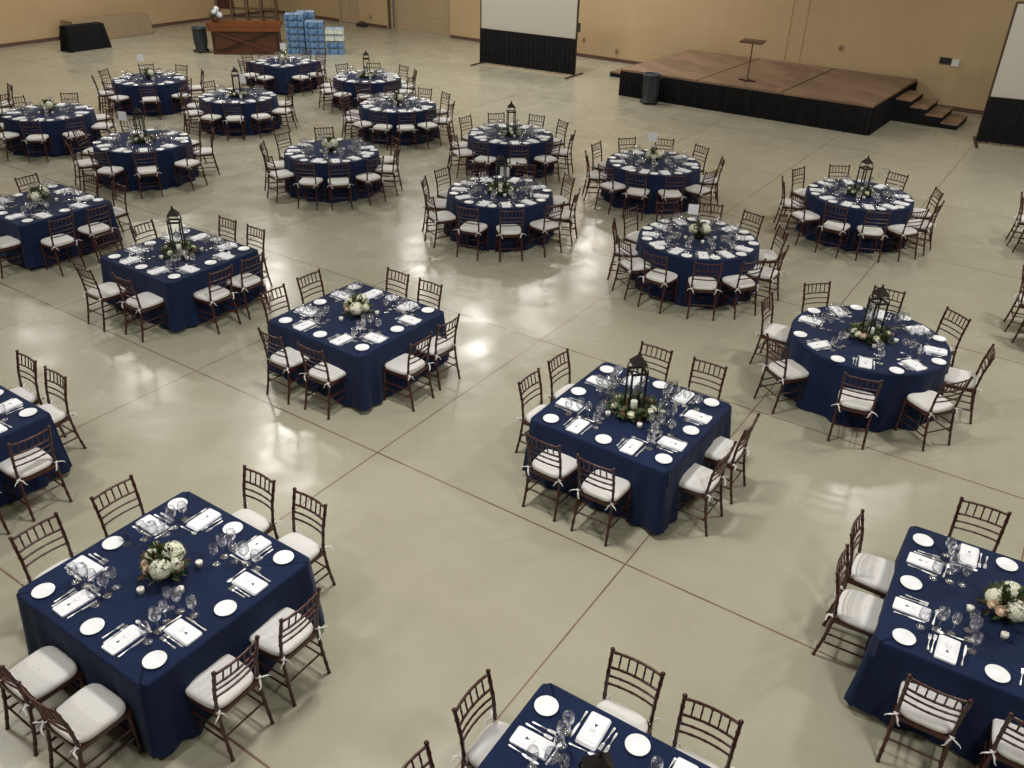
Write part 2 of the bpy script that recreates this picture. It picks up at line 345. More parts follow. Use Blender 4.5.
# ------------------------------------------------------------------ bins
def bin_(loc, rz, label):
    r = tag(link('wheeled_bin', None, None, loc, rz), label, 'bin')
    mb = MB(); mb.lathe([(.0, .10), (.20, .10), (.205, .12), (.245, .80), (.265, .80), (.27, .84), (.25, .86), (.235, .84), (.20, .14), (0, .13)], 24); 
    for k in range(8): a = k * pi / 4; mb.box((.235 * cos(a), .235 * sin(a), .5), (.02, .04, .5), a)
    link('barrel', mb.mesh('barrel', ['binplastic']), r)
    mb = MB(); mb.tube([(.25, -.05, .70), (.31, -.05, .72), (.31, .05, .72), (.25, .05, .70)], .012); link('handle', mb.mesh('handle', ['binlid']), r)
    mb = MB(); mb.lathe([(0, .045), (.25, .045), (.26, .06), (.26, .10), (.0, .10)], 20); link('dolly', mb.mesh('dolly', ['blackplastic']), r)
    for k in range(5):
        a = k * 2 * pi / 5; mb = MB(); x, y = .27 * cos(a), .27 * sin(a)
        mb.tube([(x - .015, y, .03), (x + .015, y, .03)], .03, 12); mb.box((x, y, .06), (.03, .03, .04)); link('wheel', mb.mesh('wheel', ['blackplastic']), r)
bin_((3.86, 26.35, 0), .3, 'round grey bin on a dolly before the stage')
bin_((-11.66, 32.75, 0), 1.0, 'round grey bin on a dolly left of the wooden bar')

# ------------------------------------------------------------------ bar
bar = tag(link('bar_counter', None, None, (-11.1, 32.35, 0), R(9)), 'rustic red-brown wooden bar counter with crossed braces', 'bar')
BL = 2.32
mb = MB(); mb.box((BL / 2, .35, .44), (BL, .62, .88)); link('body', mb.mesh('body', ['barwood']), bar)
mb = MB(); mb.box((BL / 2, .34, 1.0), (BL + .26, .86, .10)); mb.box((BL / 2, -.05, .92), (BL + .2, .05, .26)); mb.box((BL / 2, .34, .9), (BL + .18, .76, .06)); link('counter_top', mb.mesh('counter_top', ['bartop']), bar)
mb = MB()
for x0, x1, za, zb in ((.06, BL - .06, .05, .78), (.06, BL - .06, .78, .05)):
    n = 2; dx = x1 - x0; dz = zb - za; an = math.atan2(dz, dx)
    mb.box(((x0 + x1) / 2, .015 if za < zb else -.005, (za + zb) / 2), (math.hypot(dx, dz), .03, .085), T=Matrix.Rotation(-an, 3, 'Y'))
link('brace', mb.mesh('brace', ['barwood']), bar)
mb = MB()
for x in (.04, BL - .04): mb.box((x, .02, .42), (.08, .045, .84))
mb.box((BL / 2, .02, .04), (BL, .05, .08)); link('frame', mb.mesh('frame', ['barwood']), bar)
# wooden shelf rack behind the bar
rk = tag(link('shelf_rack', None, None, (-11.55, 34.6, 0), R(4)), 'tall open wooden shelf rack standing behind the bar', 'shelf')
for i, x in enumerate((0, .55, 1.1, 1.65, 2.2)):
    mb = MB(); mb.box((x, 0, 1.0), (.06, .06, 2.0)); mb.box((x, .4, 1.0), (.05, .05, 2.0)); link('post', mb.mesh('post', ['basewood']), rk)
for z in (.25, .95, 1.25, 1.95):
    mb = MB(); mb.box((1.1, .2, z), (2.2, .42, .04)); link('shelf', mb.mesh('shelf', ['basewood']), rk)
mb = MB(); mb.box((0, 0, .22), (.55, .36, .44)); mb.box((0, 0, .45), (.50, .30, .02)); 
tag(link('storage_box', mb.mesh('storage_box', ['mahogany']), None, (-11.25, 34.83, 1.272), R(4)), 'dark maroon box on the rack behind the bar', 'box')

# ------------------------------------------------------------------ draped tables by the left wall
def skirted(loc, ang, L, D, Hh, m_, label, nm, flare, per, pl=.12):
    r = tag(link(nm, None, None, loc, ang), label, 'table')
    mb = MB(); mb.box((L / 2, D / 2, Hh - .02), (L, D, .035)); link('tabletop', mb.mesh('tabletop', [m_]), r)
    mb = MB(); N = 160; rows = []
    per_pts = []
    tot = 2 * (L + D)
    for i in range(N):
        s_ = tot * i / N
        if s_ < L: p = (s_, 0); q = (0, -1)
        elif s_ < L + D: p = (L, s_ - L); q = (1, 0)
        elif s_ < 2 * L + D: p = (2 * L + D - s_, D); q = (0, 1)
        else: p = (0, tot - s_); q = (-1, 0)
        per_pts.append((s_, p, q))
    for z, t_ in ((Hh, 0), (Hh - .02, .06), (Hh * .66, .35), (Hh * .3, .7), (.01, 1.0)):
        for s_, p, q in per_pts:
            o_ = .01 + flare * t_ + per * t_ * (sin(s_ * 2 * pi / pl) + .5 * sin(s_ * 23)) ; cx_ = p[0] - L / 2; cy_ = p[1] - D / 2
            cc = abs(cx_) > L / 2 - .05 and abs(cy_) > D / 2 - .05
            ex = math.copysign(flare * t_ * .8, cx_) if cc else 0; ey = math.copysign(flare * t_ * .8, cy_) if cc else 0
            rows.append((p[0] + q[0] * o_ + ex, p[1] + q[1] * o_ + ey, z))
    fs = [(r_ * N + i, (r_ + 1) * N + i, (r_ + 1) * N + (i + 1) % N, r_ * N + (i + 1) % N) for r_ in range(4) for i in range(N)]
    mb.add(rows, fs, 0, True); mb.add([(-.01, -.01, Hh + .001), (L + .01, -.01, Hh + .001), (L + .01, D + .01, Hh + .001), (-.01, D + .01, Hh + .001)], [(0, 1, 2, 3)])
    link('cloth', mb.mesh('cloth', [m_]), r)
    for x in (.1, L - .1):
        for y in (.1, D - .1):
            q = MB(); q.tube([(x, y, 0), (x, y, Hh - .05)], .02); link('leg', q.mesh('leg', ['alu']), r)
skirted((-16.05, 31.95, 0), math.atan2(33.14 - 31.66, -15.23 + 16.21), 1.42, .42, .84, 'black', 'black-skirted portable bar table near the left wall', 'skirted_table', .07, .012)
da = R(57)
skirted(Vector((-14.98, 36.66, 0)) - Vector((cos(da), sin(da), 0)) * 3.3, da, 3.3, .75, .74, 'tan', 'long tan draped table behind the black-skirted one', 'draped_table', .05, .003, .8)

# ------------------------------------------------------------------ water cases
def water_spec(wrap):
    mb = MB()
    for i in range(4):
        for j in range(6):
            x = -.135 + i * .09; y = -.2 + j * .08 
            mb.lathe([(.0, .005), (.036, .005), (.038, .02), (.038, .15), (.03, .18), (.014, .205), (.014, .225), (0, .228)], 8, (x, y, 0))
    wr = MB(); wr.box((0, 0, .075), (.372, .50, .145)); wr.box((0, 0, .17), (.36, .488, .02))
    return ('water_case', None, [('bottles', mb.mesh('bottles', ['bluebottle']), []), ('label_wrap', wr.mesh('label_wrap', [wrap]), [])])
wsB = water_spec('bluewrap'); wsG = water_spec('greenwrap')
ordn = ['bottom', 'second', 'third', 'fourth', 'fifth', 'sixth', 'seventh']
for (x, y, n, nm, gr) in ((-8.27, 33.15, 6, 'left front', 6), (-8.02, 33.85, 6, 'rear', 6), (-7.56, 33.12, 5, 'middle front', 5), (-6.88, 33.3, 4, 'right-hand', 2)):
    for k in range(n):
        for h_ in (0, 1):
            sp = wsB if k < gr else wsG
            make(sp, (x + (h_ - .5) * .325 * cos(.1) + random.uniform(-.006, .006), y + (h_ - .5) * .04, .001 + k * .23), R(6) + random.uniform(-.02, .02), '%s water case, %s side of the %s stack by the bar' % (ordn[k], ('left', 'right')[h_], nm), 'water case', 'shrink-wrapped water cases beside the bar', (.85, .85, 1))

# ------------------------------------------------------------------ chair
def ring_tube(mb, pts, r0, n=8, step=.11, bump=.0045, seg=34):
    pts = [Vector(p) for p in pts]; ls = [0]
    for a, b in zip(pts, pts[1:]): ls.append(ls[-1] + (b - a).length)
    T = ls[-1]; out = []; rad = []
    for i in range(seg + 1):
        s_ = T * i / seg; k = 0
        while k < len(ls) - 2 and s_ > ls[k + 1]: k += 1
        u_ = (s_ - ls[k]) / (ls[k + 1] - ls[k]); out.append(pts[k].lerp(pts[k + 1], u_))
        dd_ = abs((s_ + step / 2) % step - step / 2); rad.append(r0 + (bump if dd_ < .009 else 0))
    mb.tube(out, rad, n)
def chair_spec():
    parts = []
    # rear legs run up into the back posts
    for s_ in (-1, 1):
        mb = MB(); ring_tube(mb, [(.192 * s_, -.255, 0), (.187 * s_, -.215, .2), (.184 * s_, -.188, .40), (.184 * s_, -.182, .50), (.187 * s_, -.20, .68), (.192 * s_, -.25, .905)], .0135, 8, .105, .004, 44)
        mb.lathe([(0, 0), (.017, .004), (.018, .014), (.010, .024), (0, .027)], 10, (.192 * s_, -.25, .900)); parts.append(('leg', mb.mesh('leg', ['mahogany']), []))
        mb = MB(); ring_tube(mb, [(.196 * s_, .20, 0), (.190 * s_, .185, .43)], .0135, 8, .105, .004, 24); parts.append(('leg', mb.mesh('leg', ['mahogany']), []))
    mb = MB()
    fr = [(-.195, .195), (.195, .195), (.184, -.185), (-.184, -.185)]
    for i in range(4):
        a, b = fr[i], fr[(i + 1) % 4]; c = ((a[0] + b[0]) / 2, (a[1] + b[1]) / 2); an = math.atan2(b[1] - a[1], b[0] - a[0])
        mb.box((c[0], c[1], .433), (math.hypot(b[0] - a[0], b[1] - a[1]) + .02, .024, .034), an)
    mb.box((0, 0, .44), (.36, .36, .012)); parts.append(('seat_frame', mb.mesh('seat_frame', ['mahogany']), []))
    # cushion
    mb = MB(); N = 40; rings = []
    for sc, z in ((.90, .452), (.985, .458), (1.0, .475), (.985, .493), (.93, .505), (.75, .512), (.4, .516), (.02, .517)):
        for i in range(N):
            a = 2 * pi * i / N; p_ = 4.2; x = math.copysign(abs(cos(a)) ** (2 / p_), cos(a)) * .205; y = math.copysign(abs(sin(a)) ** (2 / p_), sin(a)) * .205
            x *= 1 + .05 * y / .2; rings.append((x * sc, y * sc + .012, z))
    mb.add(rings, [(r_ * N + i, r_ * N + (i + 1) % N, (r_ + 1) * N + (i + 1) % N, (r_ + 1) * N + i) for r_ in range(7) for i in range(N)] + [tuple(reversed(range(N)))], 0, True)
    ties = []
    for s_ in (-1, 1):
        q = MB(); c = Vector((.186 * s_, -.20, .475))
        q.lathe([(0, -.012), (.012, -.008), (.014, 0), (.012, .008), (0, .012)], 8, c)
        q.tube([c, c + Vector((.03 * s_, -.035, .012)), c + Vector((.055 * s_, -.035, -.005)), c + Vector((.068 * s_, -.04, -.02))], [.005, .008, .006, .003], 6, flat=(1, .5))
        q.tube([c, c + Vector((-.02 * s_, -.03, -.015)), c + Vector((-.03 * s_, -.04, -.05)), c + Vector((-.045 * s_, -.04, -.065))], [.006, .009, .008, .004], 6, flat=(1, .5))
        q.tube([c + Vector((0, .035, -.004)), c + Vector((-.018 * s_, .01, 0)), c, c + Vector((.018 * s_, .01, 0))], .005, 6)
        ties.append(('tie', q.mesh('tie', ['cushion'])))
    parts.append(('seat_cushion', mb.mesh('seat_cushion', ['cushion']), ties))
    # back: four bowed rails and five spindles
    mb = MB()
    def yb(z): return -.182 - (.018 * (z - .5) / .18 if z < .68 else .018 + .05 * (z - .68) / .225)
    def rail(z, r_):
        ring_tube(mb, [(.184 * t_, yb(z) - .022 * (1 - t_ * t_), z) for t_ in (-1, -.6, -.2, .2, .6, 1)], r_, 7, .09, .002, 20)
    rail(.890, .0105); rail(.765, .0095); rail(.695, .0085); rail(.625, .0085)
    for k in range(5):
        x = -.123 + k * .0615; t_ = x / .184; bo = -.022 * (1 - t_ * t_)
        ring_tube(mb, [(x, yb(.765) + bo, .765), (x, yb(.89) + bo, .89)], .0065, 6, .06, .002, 8)
    parts.append(('backrest', mb.mesh('backrest', ['mahogany']), []))
    for a, b in (((-.193, .19), (-.186, -.205)), ((.193, .19), (.186, -.205)), ((-.19, .19), (.19, .19)), ((-.186, -.21), (.186, -.21))):
        mb = MB()
        for z in ((.17, .27) if a[1] == b[1] and a[1] > 0 or a[0] == -.193 or a[0] == .193 else (.22,)):
            ring_tube(mb, [(a[0], a[1], z), (b[0], b[1], z)], .0085, 6, .12, .002, 14)
        parts.append(('stretcher', mb.mesh('stretcher', ['mahogany']), []))
    return ('chiavari_chair', None, parts)
CH = chair_spec()

# ------------------------------------------------------------------ tableware
def glass_parts(h, r, rf, bowl):
    z0 = h - bowl; q = MB()
    pr = [(.004, z0), (r * .55, z0 + bowl * .10), (r * .92, z0 + bowl * .32), (r, z0 + bowl * .5), (r * .92, z0 + bowl * .8), (r * .80, h)]
    q.lathe(pr + [(a - .0018, b + (.003 if i == len(pr) - 1 else 0)) for i, (a, b) in enumerate(reversed(pr[1:]))] + [(.001, z0 + .006)], 16)
    s_ = MB(); s_.lathe([(rf * .3, .006), (.005, .012), (.0038, .03), (.0038, z0 - .01), (.006, z0 + .002)], 8)
    f = MB(); f.lathe([(0, .001), (rf, .001), (rf, .003), (rf * .3, .007), (0, .009)], 16)
    return q, s_, f
def glass_spec(name, h, r, rf, bowl):
    q, s_, f = glass_parts(h, r, rf, bowl)
    near = (name, None, [('bowl', q.mesh('bowl', ['glass']), []), ('stem', s_.mesh('stem', ['glass']), []), ('foot', f.mesh('foot', ['glass']), [])])
    a = MB(); 
    for x in (q, s_, f): a.add(x.v, x.f, 0, True)
    return near, (name, a.mesh(name, ['glass']), [])
G1 = glass_spec('water_goblet', .175, .041, .036, .105)
G2 = glass_spec('red_wine_glass', .215, .045, .037, .115)
G3 = glass_spec('white_wine_glass', .195, .036, .034, .10)
mb = MB(); mb.lathe([(0, .002), (.05, .002), (.056, .006), (.082, .014), (.083, .017), (.078, .016), (.054, .009), (0, .008)], 32)
PLATE = ('bread_plate', mb.mesh('bread_plate', ['china']), [])
mb = MB()
for k, (a, b) in enumerate(((.148, .268), (.144, .262), (.141, .256))):
    N = 24; z = .0055 * k
    vs = []
    for zz, sc in ((z + .0002, .985), (z + .0027, 1.0), (z + .0052, .985)):
        for i in range(N):
            an = 2 * pi * (i + .5) / N; p_ = 14
            vs.append((math.copysign(abs(cos(an)) ** (2 / p_), cos(an)) * a / 2 * sc + .002 * k, math.copysign(abs(sin(an)) ** (2 / p_), sin(an)) * b / 2 * sc - .003 * k, zz))
    mb.add(vs, [(r_ * N + i, r_ * N + (i + 1) % N, (r_ + 1) * N + (i + 1) % N, (r_ + 1) * N + i) for r_ in range(2) for i in range(N)] + [tuple(reversed(range(N))), tuple(range(2 * N, 3 * N))], 0)
NAPKIN = ('folded_napkin', mb.mesh('folded_napkin', ['linen']), [])
mb = MB(); mb.box((0, 0, .001), (.110, .185, .0018))
zt = .0026
def poly(pts, mi): mb.add([(x, y, zt) for x, y in pts], [tuple(range(len(pts)))], mi)
poly([(-.013, -.048), (.014, -.048), (.006, -.030), (-.004, -.012), (-.002, -.030)], 1)     # small black emblem
for y in (.018, .008, -.002):
    w_ = .022 if y != .008 else .016
    poly([(-w_, y - .0012), (w_, y - .0012), (w_, y + .0012), (-w_, y + .0012)], 2)
for k in range(20):
    a0, a1 = 2 * pi * k / 20, 2 * pi * (k + 1) / 20; r0, r1 = .024, .0262
    mb.add([(r0 * cos(a0) * .9, .030 + r0 * sin(a0) * .7, zt), (r1 * cos(a0) * .9, .030 + r1 * sin(a0) * .7, zt), (r1 * cos(a1) * .9, .030 + r1 * sin(a1) * .7, zt), (r0 * cos(a1) * .9, .030 + r0 * sin(a1) * .7, zt)], [(0, 1, 2, 3)], 2)
CARD = ('menu_card', mb.mesh('menu_card', ['card', 'ink', 'greyink']), [])
def handle(mb, y0, y1):
    mb.tube([(0, y0, .004), (0, y0 + .01, .004), (0, y0 + .05, .004), (0, (y0 + y1) / 2, .005), (0, y1, .005)], [.006, .0095, .0065, .004, .0035], 8, flat=(1, .35))
def fork(L):
    mb = MB(); y1 = L / 2 - .065; handle(mb, -L / 2, y1)
    mb.tube([(0, y1, .005), (0, y1 + .012, .004), (0, y1 + .028, .0035)], [.0035, .011, .0125], 8, flat=(1, .2))
    for k in range(4): mb.box((-.0093 + k * .0062, y1 + .046, .005), (.0033, .04, .0022))
    return mb
DF = ('dinner_fork', fork(.205).mesh('dinner_fork', ['silver']), []); SF = ('salad_fork', fork(.175).mesh('salad_fork', ['silver']), [])
mb = MB(); handle(mb, -.12, -.01); mb.add([(-.006, -.01, .001), (.006, -.01, .001), (.011, .03, .001), (.010, .085, .001), (-.002, .118, .001), (-.008, .09, .001),
    (-.006, -.01, .004), (.006, -.01, .004), (.011, .03, .003), (.010, .085, .003), (-.002, .118, .003), (-.008, .09, .003)],
    [(0, 5, 4, 3, 2, 1), (6, 7, 8, 9, 10, 11)] + [(i, (i + 1) % 6, (i + 1) % 6 + 6, i + 6) for i in range(6)])
KN = ('dinner_knife', mb.mesh('dinner_knife', ['silver']), [])
mb = MB(); handle(mb, -.095, .04); mb.tube([(0, .04, .004), (0, .05, .003), (0, .07, .0035), (0, .088, .004), (0, .095, .005)], [.0035, .012, .0175, .012, .003], 10, flat=(1, .25))
SPN = ('dessert_spoon', mb.mesh('dessert_spoon', ['silver']), [])
# votive candle
a = MB(); a.lathe([(0, .001), (.026, .001), (.033, .065), (.030, .065), (.024, .008), (0, .007)], 16); b = MB(); b.lathe([(0, .009), (.0235, .009), (.029, .057), (.02, .060), (0, .060)], 14)
w_ = MB(); w_.tube([(0, 0, .058), (.001, 0, .068)], .0015, 5)
VOT = ('votive_candle', None, [('glass_cup', a.mesh('glass_cup', ['pane']), []), ('wax', b.mesh('wax', ['wax']), [('wick', w_.mesh('wick', ['ink']))])])

# ------------------------------------------------------------------ flowers
def frame(nrm):
    nrm = nrm.normalized(); a = Vector((0, 0, 1)) if abs(nrm.z) < .9 else Vector((1, 0, 0)); x = nrm.cross(a).normalized(); return x, nrm.cross(x), nrm
def hydrangea(rnd, c, r, n=95):
    mb = MB(); c = Vector(c)
    mb.lathe([(0, -r * .85), (r * .6, -r * .6), (r * .84, 0), (r * .6, r * .6), (0, r * .84)], 12, c)
    for i in range(n):
        z = 1 - 1.75 * (i + .5) / n; a = i * 2.39996; q = math.sqrt(max(0, 1 - z * z)); nn = Vector((q * cos(a), q * sin(a), z)); x, y, nn = frame(nn)
        o = c + nn * r * rnd.uniform(.9, 1.04); t0 = rnd.uniform(0, pi)
        for k in range(4):
            t_ = t0 + k * pi / 2; dx = x * cos(t_) + y * sin(t_); dy = -x * sin(t_) + y * cos(t_); s_ = r * .26
            mb.add([o, o + dx * s_ * .6 + dy * s_ * .42 + nn * .003, o + dx * s_ * 1.05 + nn * .001, o + dx * s_ * .6 - dy * s_ * .42 + nn * .003], [(0, 1, 2, 3)])
    return mb
def rose(rnd, c, r, nrm=(0, 0, 1)):
    mb = MB(); c = Vector(c); x, y, nn = frame(Vector(nrm))
    mb.lathe([(0, -r * .7), (r * .55, -r * .5), (r * .7, 0), (r * .45, r * .45), (0, r * .4)], 10, c)
    for ring, (rr, cnt, h0) in enumerate(((.35, 3, .55), (.62, 5, .42), (.92, 6, .15))):
        for k in range(cnt):
            a = 2 * pi * k / cnt + ring * .6; d1 = x * cos(a) + y * sin(a); d2 = -x * sin(a) + y * cos(a); w_ = r * (.35 + .22 * ring)
            b0 = c + d1 * r * rr * .6 - nn * r * .5; t0 = c + d1 * r * rr + nn * r * h0
            mb.add([b0 - d2 * w_ * .5, b0 + d2 * w_ * .5, t0 + d2 * w_ * .9, t0 + d1 * r * .12 + nn * r * .12, t0 - d2 * w_ * .9], [(0, 1, 2, 3, 4)], 0, True)
    return mb
def leaf(mb, o, d_, l, w_, mi, nrm=Vector((0, 0, 1))):
    d_ = d_.normalized(); sd = d_.cross(nrm).normalized(); n_ = sd.cross(d_)
    mb.add([o, o + d_ * l * .35 + sd * w_, o + d_ * l * .38 - n_ * w_ * .3, o + d_ * l * .35 - sd * w_, o + d_ * l * .75 + sd * w_ * .6, o + d_ * l * .75 - n_ * w_ * .25, o + d_ * l * .75 - sd * w_ * .6, o + d_ * l], [(0, 2, 1), (0, 3, 2), (1, 2, 5, 4), (2, 3, 6, 5), (4, 5, 7), (5, 6, 7)], mi)
def bouquet_spec(seed):
    rnd = random.Random(seed); parts = []
    mb = MB(); mb.lathe([(0, .002), (.045, .002), (.065, .025), (.074, .065), (.076, .085), (.071, .085), (.068, .065), (.056, .03), (0, .018)], 24); parts.append(('bowl', mb.mesh('bowl', ['iron']), []))
    spots = [(-.07, -.055, .135, .070), (.078, -.005, .155, .074), (-.02, .085, .145, .055)] + ([(.03, -.09, .12, .05)] if seed % 2 else [])
    for (x, y, z, r) in spots: parts.append(('hydrangea_bloom', hydrangea(rnd, (x, y, z), r).mesh('hydrangea_bloom', ['petal']), []))
    for (x, y, z) in ((-.12, .03, .13), (-.09, .085, .14)): parts.append(('blush_rose', rose(rnd, (x, y, z), .035, (x, y, .1)).mesh('blush_rose', ['blush']), []))
    mb = MB()
    for i in range(260):
        a = rnd.uniform(0, 2 * pi); el = rnd.uniform(-.1, 1.3); r = rnd.uniform(.06, .15)
        dd_ = Vector((cos(a) * cos(el), sin(a) * cos(el), sin(el))); leaf(mb, Vector((0, 0, .075)) + dd_ * r * .9, dd_ + Vector((rnd.uniform(-.5, .5), rnd.uniform(-.5, .5), rnd.uniform(-.2, .5))), rnd.uniform(.05, .085), rnd.uniform(.010, .02), rnd.choice((0, 0, 1, 2)), Vector((rnd.uniform(-.5, .5), rnd.uniform(-.5, .5), 1)))
    parts.append(('foliage', mb.mesh('foliage', ['leaf', 'leaf2', 'brownleaf']), []))
    return ('flower_arrangement', None, parts)
BQ = [bouquet_spec(k) for k in (1, 2, 3)]
def garland_spec(seed):
    rnd = random.Random(seed); parts = []; mb = MB()
    mb.tube([(.15 * cos(a * pi / 10), .15 * sin(a * pi / 10), .025) for a in range(21)], .02, 6)
    for i in range(330):
        a = rnd.uniform(0, 2 * pi); r = .15 + rnd.gauss(0, .03); o = Vector((r * cos(a), r * sin(a), .02 + rnd.uniform(0, .05)))
        dd_ = Vector((cos(a) * rnd.uniform(-.4, 1.2) - sin(a) * rnd.uniform(-1, 1), sin(a) * rnd.uniform(-.4, 1.2) + cos(a) * rnd.uniform(-1, 1), rnd.uniform(-.05, .8)))
        leaf(mb, o, dd_, rnd.uniform(.05, .095), rnd.uniform(.009, .02), rnd.choice((0, 0, 0, 1, 1, 2)), Vector((rnd.uniform(-.5, .5), rnd.uniform(-.5, .5), 1)))
    parts.append(('foliage', mb.mesh('foliage', ['leaf', 'leaf2', 'brownleaf']), []))
    for k, (a, m_) in enumerate(((3.6, 'petal'), (5.4, 'petal'), (4.6, 'blush'), (2.6, 'petal'), (.3, 'petal'), (1.4, 'petal'), (4.15, 'petal'))):
        a += rnd.uniform(-.15, .15); r = .18; parts.append(('rose', rose(rnd, (r * cos(a), r * sin(a), .07), .034, (cos(a), sin(a), 1.2)).mesh('rose', [m_]), []))
    return ('leaf_garland', None, parts)
GL = [garland_spec(k) for k in (11, 12)]
def lantern_spec():
    parts = []; w_ = .078; zr = .49
    mb = MB(); mb.box((0, 0, .012), (.21, .21, .024)); mb.box((0, 0, .034), (.18, .18, .02)); parts.append(('base', mb.mesh('base', ['iron']), []))
    for x in (-1, 1):
        for y in (-1, 1):
            mb = MB(); mb.box((x * w_, y * w_, .27), (.018, .018, .46)); parts.append(('post', mb.mesh('post', ['iron']), []))
    mb = MB()
    for s_ in (-1, 1): mb.box((0, s_ * w_, zr), (.18, .022, .022)); mb.box((s_ * w_, 0, zr), (.022, .18, .022))
    for s_ in (-1, 1):
        for q in (-1, 1): mb.tube([(s_ * w_ * 1.08, q * w_ * 1.08, zr), (s_ * w_ * 1.05, q * w_ * 1.05, zr + .045), (s_ * w_ * .8, q * w_ * .8, zr + .085), (s_ * w_ * .55, q * w_ * .55, zr + .10)], .007, 6)
    parts.append(('crown', mb.mesh('crown', ['iron']), []))
    mb = MB(); a = .082; z = zr + .095; t_ = .012
    vs = [(-a, -a, z), (a, -a, z), (a, a, z), (-a, a, z), (-t_, -t_, z + .095), (t_, -t_, z + .095), (t_, t_, z + .095), (-t_, t_, z + .095)]
    mb.add(vs, [(3, 2, 1, 0), (4, 5, 6, 7)] + [(i, (i + 1) % 4, (i + 1) % 4 + 4, i + 4) for i in range(4)])
    mb.lathe([(0, .09), (.016, .095), (.010, .11), (.016, .12), (0, .135)], 8, (0, 0, z)); parts.append(('roof', mb.mesh('roof', ['iron']), []))
    for s_, rz in ((-1, 0), (1, 0), (-1, 1), (1, 1)):
        mb = MB(); mb.box((0 if rz == 0 else s_ * w_, s_ * w_ if rz == 0 else 0, .27), (.14, .003, .42) if rz == 0 else (.003, .14, .42)); parts.append(('glass_pane', mb.mesh('glass_pane', ['pane']), []))
    return ('lantern', None, parts)
LN = lantern_spec()
mb = MB(); mb.lathe([(0, 0), (.035, 0), (.036, .003), (.036, .085), (.03, .089), (0, .085)], 18); q = MB(); q.tube([(0, 0, .085), (.001, 0, .10)], .0015, 5)
PIL = ('pillar_candle', None, [('wax', mb.mesh('wax', ['wax']), [('wick', q.mesh('wick', ['ink']))])])
mb = MB(); pr = [(.0, .002), (.045, .002), (.05, .01), (.035, .03), (.06, .07), (.098, .15), (.10, .20), (.085, .27)]
mb.lathe(pr + [(max(a - .004, 0), b + .004) for a, b in reversed(pr[2:])] + [(0, .035)], 24)
HUR = ('hurricane_vase', mb.mesh('hurricane_vase', ['acrylic']), [])

# ------------------------------------------------------------------ table numbers
def text_mesh(txt, size):
    cu = bpy.data.curves.new('number', 'FONT'); cu.body = txt; cu.size = size; cu.align_x = 'CENTER'; cu.align_y = 'CENTER'; cu.extrude = .0008
    o = bpy.data.objects.new('tmp', cu); C.objects.link(o); bpy.context.view_layer.update()
    me = bpy.data.meshes.new_from_object(o.evaluated_get(bpy.context.evaluated_depsgraph_get())); bpy.data.objects.remove(o); bpy.data.curves.remove(cu)
    me.materials.clear(); me.materials.append(M['ink']); return me
def number_card(x, y, zc, size, m_, txt, rz, label, z0=.762):
    r = tag(link('table_number_card', None, None, (x, y, z0), rz), label, 'card', 'table number cards'); hc = zc - z0
    mb = MB(); mb.box((0, 0, .004), (size * .7, .06, .008))
    if hc - size / 2 > .03: mb.tube([(0, 0, .006), (0, 0, hc - size / 2 + .01)], .005, 8)
    link('stand', mb.mesh('stand', ['acrylic']), r)
    mb = MB(); mb.box((0, 0, hc), (size, .005, size)); c = link('card', mb.mesh('card', [m_]), r)
    if txt:
        o = link('number', text_mesh(txt, size * .75), c); o.location = (0, -.0045, hc); o.rotation_euler = (pi / 2, 0, 0)

# ------------------------------------------------------------------ cloths
def cloth_square(seed):
    rnd = random.Random(seed); hs = .785; cr = .05; mb = MB(); N = 192; ph = [rnd.uniform(0, 6) for _ in range(6)]
    base = []
    per = 8 * hs
    for i in range(N):
        s_ = per * i / N; side = int(s_ // (2 * hs)); u_ = s_ - side * 2 * hs - hs   # -hs..hs
        dc = hs - abs(u_); x, y = u_, -hs
        if dc < cr: k = cr - dc; y = -hs + cr - math.sqrt(max(0, cr * cr - k * k)) * 1.0; x = math.copysign(hs - cr + k * .75, u_) if False else u_ * (1 - .0)
        nx, ny = 0, -1
        if dc < .12: w_ = (1 - dc / .12) * .7071; nx, ny = math.copysign(w_, u_), -math.sqrt(1 - w_ * w_)
        a = side * pi / 2; ca, sa = cos(a), sin(a)
        base.append((x * ca - y * sa, x * sa + y * ca, nx * ca - ny * sa, nx * sa + ny * ca, dc, s_, side, u_))
    rows = []
    prof = [(.0, .76, 0, .992), (.005, .7585, 0, 1), (.010, .750, 0, 1)] + [(.010, .76 - .75 * t_, t_, 1) for t_ in (.06, .15, .28, .42, .58, .74, .88, 1.0)]
    for o0, z, t_, sc in prof:
        for (x, y, nx, ny, dc, s_, side, u_) in base:
            f = .022 * t_ + .045 * t_ * math.exp(-(dc / .10) ** 2) - .020 * t_ * math.exp(-((dc - .17) / .05) ** 2) + .022 * t_ * math.exp(-((dc - .27) / .06) ** 2) - .018 * t_ * math.exp(-((dc - .40) / .07) ** 2)
            f += .014 * t_ * sin(u_ * 10 + ph[side]) + .008 * t_ * sin(u_ * 27 + ph[5 - side])
            zz = z + .025 * t_ ** 3 + .04 * t_ ** 3 * math.exp(-(dc / .15) ** 2)
            rows.append((x * sc + nx * (o0 + f), y * sc + ny * (o0 + f), zz if t_ < 1 else max(zz, .008)))
    k = len(prof); mb.add(rows, [(r_ * N + i, (r_ + 1) * N + i, (r_ + 1) * N + (i + 1) % N, r_ * N + (i + 1) % N) for r_ in range(k - 1) for i in range(N)], 0, True); mb.add(rows[:N] + [(0, 0, .76)], [(i, (i + 1) % N, N) for i in range(N)])
    return mb.mesh('tablecloth', ['navy'])
